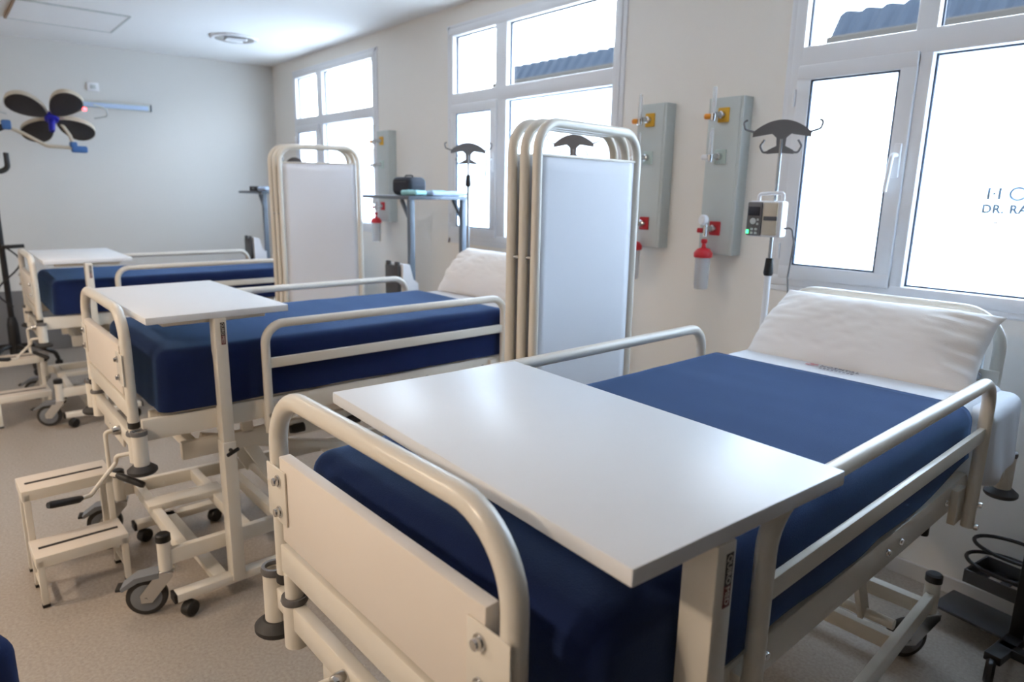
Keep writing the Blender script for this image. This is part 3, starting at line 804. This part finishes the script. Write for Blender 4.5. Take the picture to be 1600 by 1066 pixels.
pu = thing('infusion_pump', 'white infusion pump with grey keypad and green light clamped to the drip pole', 'infusion pump', (-1.404, 2.4935, 1.40), .22)
obj('body', B(box, (0.005, -.03, .065), (.125, .075, .135), .008), M_WHITEPL, pu)
obj('door', B(box, (.025, -.070, .066), (.055, .012, .122), .004), M_BEIGE, pu)
obj('door_latch', B(box, (.028, -.0775, .068), (.050, .006, .016), .002), M_DARKG, pu)
kp = obj('keypad', B(box, (-.033, -.071, .065), (.056, .012, .126), .005), M_GREYPL, pu)
obj('display', B(box, (-.034, -.0782, .094), (.044, .003, .034), .001), M_BAG, kp)
bt = bmesh.new(); lathe(bt, [(0, .003), (.011, .003), (.012, 0)], (-.036, -.077, .056), (0, -1, 0), 16)
for dx in (.014, ): 
    for dz in (.062, .046): box(bt, (-.036 + dx + .004, -.078, dz), (.008, .003, .009), .001)
for dx in (-.002, .014):
    for dz in (.026, .012): box(bt, (-.036 + dx, -.078, dz), (.010, .003, .009), .001)
obj('buttons', bt, M_ALU, kp)
obj('status_light', B(box, (-.054, -.0782, .016), (.009, .003, .014)), M_LEDG, kp, False, 'green status light')
obj('carry_handle', B(tube, fillet([(-.035, -.03, .13), (-.035, -.03, .158), (.055, -.03, .165), (.055, -.03, .13)], .012, 4), .007, 10), M_WHITEPL, pu)
obj('clamp', B(box, (.0, .022, .065), (.04, .035, .05), .005), M_WHITEPL, pu)
obj('power_cord', B(tube, fillet([(.066, -.02, .03), (.095, -.02, .035), (.105, -.01, -.02), (.085, .03, -.16), (.10, .05, -.36), (.09, .05, -.55)], .03, 5), .0035, 8), M_GREYPL, pu)

# ------------------------------------------------------------------ gas supply panels
def gas_panel(label, x, dz=0, jar=True):
    yf = W - .075
    t = thing('gas_panel', label, 'medical gas panel', (x, W, dz), 0, 'grey medical gas panels between the windows')
    w, z0, z1 = .185, 1.27, 1.995
    obj('housing', B(box, (0, -.0375, (z0 + z1) / 2), (w, .075, z1 - z0), .004), M_ALU, t)
    obj('cover', B(box, (-.004, -.0765, (z0 + z1) / 2), (w - .022, .004, z1 - z0 - .012), .002), M_ALU, t)
    for z, m, nm in ((1.915, M_YEL, 'yellow'), (1.728, M_GREEN, 'pale green'), (1.395, M_RED, 'red')):
        o = obj('gas_outlet', B(box, (-.005, -.082, z), (.058, .012, .066), .004), m, t, True, nm + ' gas outlet')
        v = bmesh.new(); lathe(v, [(0, 0), (.016, 0), (.017, .018), (.012, .022), (.012, .05), (0, .05)], (-.005, -.088, z), (-.2, -1, 0), 16)
        obj('valve', v, M_CHROME, o)
    # flow meters on the two upper outlets
    for z, m in ((1.905, M_ORANGE), (1.722, M_WHITEPL)):
        f = obj('flow_meter', B(lathe, [(0, -.02), (.012, -.02), (.014, -.012), (.014, .012), (0, .014)], (-.018, -.146, z), (0, 0, 1), 16), M_CHROME, t)
        obj('tube', B(lathe, [(.009, .012), (.0095, .018), (.0095, .125), (.007, .13), (0, .131)], (-.018, -.146, z), (0, 0, 1), 14), M_CLEAR, f)
        obj('regulator_knob', B(lathe, [(0, 0), (.010, 0), (.013, .006), (.013, .026), (.010, .03), (0, .03)], (-.028, -.148, z), (-1, -.3, 0), 14), m, f)
    # suction regulator and jar
    s = obj('suction_regulator', B(lathe, [(0, -.012), (.02, -.012), (.024, -.006), (.024, .012), (.02, .016), (0, .016)], (-.022, -.15, 1.435), (-.3, -1, .1), 20), M_WHITEPL, t)
    bm = bmesh.new(); cyl(bm, (-.02, -.138, 1.36), (-.02, -.138, 1.43), .011, 12)
    obj('stem', bm, M_CHROME, s)
    bm = bmesh.new(); lathe(bm, [(0, 0), (.010, 0), (.012, .006), (.012, .026), (0, .03)], (-.03, -.14, 1.385), (-1, -.2, 0), 14); lathe(bm, [(0, -.012), (.012, -.010), (.016, 0), (.012, .010), (0, .012)], (-.02, -.138, 1.335), (0, 0, 1), 14)
    obj('regulator_knob', bm, M_RED, s)
    if jar:
        j = obj('suction_jar', B(lathe, [(0, 1.105), (.030, 1.105), (.033, 1.11), (.036, 1.262), (.034, 1.262), (.031, 1.113), (0, 1.112)], (-.02, -.138, 0), (0, 0, 1), 24), M_CLEAR, t, True, 'clear suction jar')
        c = bmesh.new(); lathe(c, [(0, 1.258), (.042, 1.258), (.044, 1.264), (.044, 1.28), (.030, 1.298), (.012, 1.304), (.008, 1.325), (0, 1.325)], (-.02, -.138, 0), (0, 0, 1), 24)
        cyl(c, (-.01, -.138, 1.20), (-.008, -.138, 1.262), .008, 10)
        obj('jar_lid', c, M_RED, j)
        g = bmesh.new()
        for k in range(9): box(g, (-.03, -.1715, 1.13 + k * .014), (.022, .0012, .0022)); 
        obj('graduations', g, M_INKG, j)
    return t
gas_panel('grey medical gas panel nearest the near window, clear suction jar with red lid below it', -1.885, .0)
gas_panel('grey medical gas panel partly hidden behind the right edge of the near folding screen', -2.315, .005)
gas_panel('grey medical gas panel far back, past the far folding screen', -5.06, .02)

# ------------------------------------------------------------------ instrument tables by the bed heads
def equipment_table(label, xr, y0, zt=1.515, w=.58, d=.45):
    t = thing('instrument_table', label, 'instrument table', (xr, y0, 0), 0, 'grey instrument tables beside the bed heads')
    obj('tabletop', B(box, (-w / 2, d / 2, zt - .011), (w, d, .022), .003), M_GMETAL, t)
    for y in (.03, d - .03):
        p = bmesh.new(); box(p, (-.025, y, zt / 2 + .035), (.035, .035, zt - .115), .003)
        pp = obj('post', p, M_GMETAL, t)
        obj('brace', B(bar, (-.03, y, zt - .15), (-.13, y, zt - .024), .02, .022), M_GMETAL, pp)
    b = bmesh.new(); bar(b, (-.025, -.04, .075), (-.025, d + .04, .075), .045, .035); bar(b, (-.03, .06, .075), (-w + .02, .06, .075), .04, .03); bar(b, (-.03, d - .06, .075), (-w + .02, d - .06, .075), .04, .03)
    bb = obj('base', b, M_GMETAL, t)
    for x, y in ((-.025, -.02), (-.025, d + .02), (-w + .04, .06), (-w + .04, d - .06)):
        r = bmesh.new(); lathe(r, [(0, -.012), (.024, -.012), (.029, 0), (.024, .012), (0, .012)], (x, y, .029), (1, 0, 0), 18); cyl(r, (x, y, .03), (x, y, .065), .009, 8)
        obj('caster', r, M_BLACK, t)
    obj('shelf', B(box, (-w / 2 + .02, d / 2, .80), (w - .10, d - .12, .02), .003), M_GMETAL, t)
    return t
TX, TY = -3.575, 2.20
equipment_table('tall grey instrument table holding a black bag, by the middle window', TX, TY)
FX, FY = -6.02, 2.22
equipment_table('tall grey instrument table farther back, half hidden by the far folding screen', FX, FY)
zt = 1.515
bg = thing('equipment_bag', 'black rounded nylon bag on the instrument table by the middle window', 'bag', (TX - .25, TY + .16, zt), .1)
bm = bmesh.new(); rbox(bm, (0, 0, .058), (.19, .15, .115), .035, .03); obj('body', bm, M_BAG, bg)
obj('handle', B(tube, fillet([(-.04, 0, .11), (-.035, 0, .125), (.035, 0, .125), (.04, 0, .11)], .01, 4), .005, 8), M_BLACK, bg)
obj('zip', B(box, (0, -.0765, .085), (.13, .003, .005)), M_DARKG, bg)
def packet(label, x, y, z, s, rz, m, seed):
    bm = bmesh.new()
    rbox(bm, (0, 0, s[2] / 2), s, s[2] * .45, .02, disp=lambda p: V((0, 0, abs(nz(p + V((seed, 0, 0)), 22, .012)))))
    o = obj('packet', bm, m); o.location = (x, y, z); o.rotation_euler = (0, 0, rz); tag(o, label, 'packet', None); return o
packet('teal plastic packet beside the black bag on the instrument table', TX - .075, TY + .085, zt, (.13, .11, .03), .3, M_TEAL, 1)
packet('crumpled pale teal packet behind the flat teal one on the instrument table', TX - .18, TY + .33, zt, (.13, .12, .03), -.2, M_TEAL, 6)
packet('pale blue folded pad along the right edge of the instrument table by the middle window', TX - .055, TY + .31, zt, (.10, .27, .024), 0, M_PALEBLUE, 9)
bx = thing('instrument_case', 'flat black case on the far instrument table', 'case', (FX - .28, FY + .10, zt))
obj('body', B(box, (0, 0, .022), (.20, .14, .044), .006), M_BAG, bx)
obj('latch', B(box, (0, -.071, .024), (.03, .004, .014), .001), M_STEEL, bx)
packet('pale blue wrapped packet on the far instrument table', FX - .09, FY + .10, zt, (.15, .15, .035), .1, M_PALEBLUE, 3)
# bedside monitors on the shelves of the two tables
def monitor(label, x, y, z, rz):
    t = thing('bedside_monitor', label, 'monitor', (x, y, z), rz, 'white bedside monitors below the instrument tables')
    obj('screen_frame', B(box, (-.02, -.135, .10), (.15, .025, .22), .008), M_DARKG, t, True, 'dark grey front')
    for s in (-1, 1): obj('ear', B(box, (-.02 + s * .05, -.135, .218), (.035, .022, .03), .006), M_DARKG, t)
    obj('body', B(slab, [(-.122, .0), (-.017, .0), (-.017, .10), (-.05, .125), (-.075, .215), (-.122, .22)], -.085, .075, 'yz'), M_WHITEPL, t)
    obj('clamp', B(box, (-.03, -.008, .06), (.09, .018, .06), .003), M_BLACK, t)
    return t
monitor('white monitor with dark front clamped to the post of the middle instrument table', TX + .03, TY + .0125, .90, 0)
monitor('white monitor with dark front clamped to the post of the far instrument table', FX - .025, FY + .0125, .90, 0)

# ------------------------------------------------------------------ step stools
def stool(label, x, y):
    t = thing('step_stool', label, 'step stool', (x, y, 0), .03, 'cream two-step stools at the bed feet')
    w = .305
    for (xx, z) in ((-.10, .205), (-.275, .405)):
        tr = obj('tread', B(box, (xx, w / 2, z - .006), (.17, w, .012), .003), M_TREADS, t)
        ap = bmesh.new()
        for s in (-1, 1): box(ap, (xx + s * .081, w / 2, z - .022), (.010, w, .042), .002)
        for yy in (.004, w - .004): box(ap, (xx, yy, z - .022), (.17, .010, .042), .002)
        obj('apron', ap, M_CREAM, tr)
        obj('grip_strip', B(box, (xx + .005, w / 2, z + .0012), (.014, w - .04, .0024)), M_LINE, tr, False, 'black grip strip')
    for xx, h in ((-.025, .19), (-.20, .39), (-.35, .39)):
        for yy in (.014, w - .014):
            l = obj('leg', B(box, (xx, yy, h / 2 + .004), (.022, .022, h - .008), .002), M_CREAM, t)
            obj('foot_cap', B(box, (xx, yy, .007), (.025, .025, .014), .003), M_BLACK, l)
    s = bmesh.new()
    for yy in (.014, w - .014):
        box(s, (-.11, yy, .06), (.17, .014, .014), .002); box(s, (-.11, yy, .17), (.17, .014, .014), .002)
    box(s, (-.35, w / 2, .10), (.014, w - .04, .014), .002)
    obj('stretcher', s, M_CREAM, t)
    return t
stool('cream two-step stool in full view at the foot of the middle bed', -2.815, .132)
stool('cream two-step stool cut by the left edge, nearest the end wall', -5.255, .16)

# ------------------------------------------------------------------ examination lamp
LX = -6.90
la = thing('examination_lamp', 'mobile surgical lamp with four dark petal heads on a black stand by the end wall', 'lamp', (LX, .40, 0))
obj('pole', B(cyl, (0, 0, .16), (0, 0, 1.98), .022, 16), M_BLACK, la)
hubm = bmesh.new(); lathe(hubm, [(0, .10), (.035, .10), (.045, .14), (.04, .40), (.028, .46), (0, .46)], (0, 0, 0), (0, 0, 1), 18); obj('hub', hubm, M_BLACK, la)
for k in range(5):
    a = .35 + k * 2 * PI / 5; c, s = math.cos(a), math.sin(a)
    l = obj('base_leg', B(tube, fillet([(c * .02, s * .02, .22), (c * .12, s * .12, .21), (c * .27, s * .27, .12), (c * .29, s * .29, .06)], .04, 4), .017, 10), M_BLACK, la)
    r = bmesh.new(); lathe(r, [(0, -.012), (.024, -.012), (.03, 0), (.024, .012), (0, .012)], (c * .29, s * .29, .03), (-s, c, 0), 16); obj('caster', r, M_BLACK, l)
bm = bmesh.new(); bar(bm, (.03, 0, 1.04), (.03, .15, 1.045), .03, .03); obj('bracket', bm, M_BLACK, la)
obj('cable', B(tube, [(.03 + .01 * math.sin(k), .02 + .09 * math.sin(k * .45), 1.04 - .035 * k) for k in range(15)], .007, 8), M_BLACK, la)
arm = obj('upper_arm', B(tube, fillet([(0, 0, 1.98), (0, 0, 2.04), (0, .02, 1.93), (0, .13, 1.99)], .03, 4), .024, 12), M_BLACK, la)
obj('hook', B(tube, fillet([(0, .0, 1.66), (0, .06, 1.63), (0, .115, 1.665), (0, .115, 1.785)], .05, 6), .02, 12), M_BLACK, la)
obj('elbow', B(box, (0, .142, 2.0), (.06, .065, .075), .014), M_BLUE, la)
obj('curved_arm', B(tube, fillet([(0, .15, 1.985), (0, .24, 1.945), (0, .40, 1.85), (0, .60, 1.845)], .08, 6), .014, 12), M_BEIGE, la)
jb = bmesh.new(); box(jb, (0, .625, 1.835), (.07, .115, .055), .014); box(jb, (0, .585, 1.87), (.06, .055, .05), .012); obj('elbow', jb, M_BLUE, la)
obj('head_arm', B(tube, fillet([(0, .585, 1.87), (0, .57, 1.94), (0, .50, 2.06)], .05, 5), .014, 12), M_BEIGE, la)
hd = bpy.data.objects.new('lamp_head', None); col.objects.link(hd); hd.parent = la; hd.location = (.02, .452, 2.09)
# plane of the petals: spun in the y-z plane, leaning back
hd.rotation_euler = (0, math.radians(-38), math.radians(-12))
def petal(ang, ln, wd):
    # outline in local (u along spoke, v across), petal lies in the y-x plane of the head
    pts = []
    for k in range(28):
        a = 2 * PI * k / 28
        u = .19 + ln * math.cos(a); v = wd * math.sin(a) * (1 + .28 * math.cos(a))
        pts.append((u, v))
    def P(u, v, w): return V((u * math.cos(ang) - v * math.sin(ang), u * math.sin(ang) + v * math.cos(ang), w))
    b1 = bmesh.new()
    top = [b1.verts.new(P(u, v, .012)) for u, v in pts]; bot = [b1.verts.new(P(u, v, -.028)) for u, v in pts]
    cap = [b1.verts.new(P(.19 + (u - .19) * .7, v * .7, .045)) for u, v in pts]
    for a, b in ((bot, top), (top, cap)):
        for k in range(28): b1.faces.new((a[k], a[(k + 1) % 28], b[(k + 1) % 28], b[k]))
    b1.faces.new(cap)
    sh = obj('lamp_petal', b1, M_BEIGE, hd)
    b2 = bmesh.new()
    inn = [b2.verts.new(P(.19 + (u - .19) * .97, v * .96, -.029)) for u, v in pts]; in2 = [b2.verts.new(P(.19 + (u - .19) * .8, v * .8, -.036)) for u, v in pts]
    for k in range(28): b2.faces.new((inn[k], inn[(k + 1) % 28], in2[(k + 1) % 28], in2[k]))
    b2.faces.new(in2); obj('lamp_face', b2, M_LAMPGRILL, sh, True, 'dark honeycomb light face')
for a in (35, 128, 215, 308): petal(math.radians(a), .15, .105)
cb = bmesh.new()
for a in (35, 128): bar(cb, (-.12 * math.cos(math.radians(a)), -.12 * math.sin(math.radians(a)), .0), (.12 * math.cos(math.radians(a)), .12 * math.sin(math.radians(a)), .0), .05, .03)
obj('spider', cb, M_BEIGE, hd)
ch = bmesh.new(); lathe(ch, [(0, .0), (.05, .0), (.05, -.04), (.025, -.05), (.022, -.15), (.016, -.16), (0, -.16)], (0, 0, 0), (0, 0, 1), 20); obj('sterile_handle', ch, M_DEEPBLUE, hd, True, 'deep blue grip in the middle')
for s in (-1, 1): obj('side_handle', B(tube, fillet([(0, s * .30, 0), (.03, s * .40, 0), (.12, s * .40, 0), (.16, s * .31, 0)], .04, 5), .006, 8), M_ALU, hd)
bm = bmesh.new(); lathe(bm, [(0, -.016), (.012, -.012), (.016, 0), (.012, .012), (0, .016)], (0, .695, 2.165), (0, 0, 1), 14); obj('indicator_light', bm, M_LEDR, la, True, 'red indicator light')
obj('indicator_stalk', B(cyl, (.0, .60, 2.12), (0, .69, 2.16), .005, 8), M_BEIGE, la)

# ------------------------------------------------------------------ black trolley at the right edge
tr = thing('equipment_trolley', 'black equipment trolley with tray and hoops at the lower right edge, by the baseboard', 'trolley', (-.43, 2.66, 0), -.12)
obj('upright', B(box, (.0, 0, .60), (.045, .06, 1.02), .006), M_BLACK, tr)
ty = bmesh.new()
box(ty, (-.105, .03, .215), (.19, .008, .05), .002, None); box(ty, (-.105, .20, .215), (.19, .008, .05), .002); box(ty, (-.20, .115, .215), (.008, .178, .05), .002); box(ty, (-.01, .115, .215), (.008, .178, .05), .002)
box(ty, (-.105, .06, .194), (.19, .055, .006)); box(ty, (-.105, .175, .194), (.19, .05, .006)); box(ty, (-.105, .115, .194), (.03, .17, .006)); box(ty, (-.18, .115, .194), (.04, .17, .006))
obj('tray', ty, M_DARKG, tr)
for z, r, o in ((.335, .11, .0), (.262, .115, -.01)):
    obj('hoop', B(tube, [(-.09 + o + r * 1.15 * math.cos(a), .115 + r * .8 * math.sin(a), z) for a in [2 * PI * k / 36 for k in range(36)]], .007, 8, True), M_BLACK, tr)
obj('foot_plate', B(box, (-.125, .06, .075), (.29, .17, .012), .004), M_DARKG, tr)
bl = bmesh.new(); bar(bl, (0, -.20, .09), (0, .22, .09), .05, .03); bar(bl, (-.02, .2, .09), (.3, .2, .09), .04, .03); bar(bl, (-.02, -.1, .09), (.3, -.1, .09), .04, .03); obj('base', bl, M_BLACK, tr)
for x, y in ((.0, -.20), (.0, .18), (.28, -.1), (.28, .2)):
    r = bmesh.new(); lathe(r, [(0, -.014), (.035, -.014), (.045, -.006), (.045, .006), (.035, .014), (0, .014)], (x, y, .045), (1, .3, 0), 22); cyl(r, (x, y, .05), (x, y, .08), .01, 8); obj('caster', r, M_BLACK, tr)

# ------------------------------------------------------------------ navy chair corner at the lower left edge
chx = thing('padded_chair', 'navy padded chair, only its rounded corner showing at the lower left edge', 'chair', (-1.545, -.325, .022), .35)
bm = bmesh.new(); rbox(bm, (0, 0, .45), (.50, .50, .11), .045, .04); obj('seat', bm, M_NAVY2, chx)
bm = bmesh.new(); rbox(bm, (0, .24, .54), (.50, .09, .36), .044, .04); obj('backrest', bm, M_NAVY2, chx)
for x in (-.21, .21):
    for y in (-.21, .21): obj('leg', B(cyl, (x, y, -.022), (x, y, .41), .014, 12), M_CHROME, chx)

# ------------------------------------------------------------------ light and camera
wd = bpy.data.worlds.new('overcast_sky'); scene.world = wd; wd.use_nodes = True
nt = wd.node_tree; bg_ = nt.nodes['Background']; bg_.inputs['Strength'].default_value = 1.0
tc = nt.nodes.new('ShaderNodeTexCoord'); sx = nt.nodes.new('ShaderNodeSeparateXYZ'); rp = nt.nodes.new('ShaderNodeValToRGB')
nt.links.new(tc.outputs['Generated'], sx.inputs[0])
mr = nt.nodes.new('ShaderNodeMapRange'); mr.inputs['From Min'].default_value = -1; mr.inputs['From Max'].default_value = 1
nt.links.new(sx.outputs['Z'], mr.inputs['Value']); nt.links.new(mr.outputs['Result'], rp.inputs['Fac'])
e = rp.color_ramp.elements
SKY = 11.0
e[0].position = .47; e[0].color = (SKY * .35, SKY * .37, SKY * .38, 1)
e[1].position = .53; e[1].color = (SKY * .88, SKY * .98, SKY * 1.07, 1)
x_ = e.new(1.0); x_.color = (SKY * .84, SKY * .96, SKY * 1.10, 1)
nt.links.new(rp.outputs['Color'], bg_.inputs['Color'])

cam = bpy.data.cameras.new('camera'); co = bpy.data.objects.new('camera', cam); col.objects.link(co); scene.camera = co
yaw, pit, rol = -.867, .217, -.018
cy, sy, cp, sp, cr, sr = math.cos(yaw), math.sin(yaw), math.cos(pit), math.sin(pit), math.cos(rol), math.sin(rol)
F = V((sy * cp, cy * cp, -sp)); r0 = V((cy, -sy, 0)); d0 = F.cross(r0)
r1 = cr * r0 + sr * d0; d1 = -sr * r0 + cr * d0
mt = Matrix((r1, -d1, -F)).transposed().to_4x4(); mt.translation = (0, 0, 1.55)
co.matrix_world = mt
cam.sensor_fit = 'HORIZONTAL'; cam.sensor_width = 36; cam.lens = 1058.06 / 1600 * 36; cam.clip_start = .02; cam.clip_end = 200
cam.dof.use_dof = True; cam.dof.focus_distance = 1.5; cam.dof.aperture_fstop = 3.5
scene.view_settings.view_transform = 'Standard'; scene.view_settings.look = 'None'; scene.view_settings.gamma = 1
scene.view_settings.use_curve_mapping = False; scene.view_settings.exposure = 0.63
cyc = scene.cycles
cyc.max_bounces = 10; cyc.diffuse_bounces = 6; cyc.transparent_max_bounces = 12; cyc.caustics_reflective = False; cyc.caustics_refractive = False
cyc.sample_clamp_indirect = 6; cyc.use_denoising = True
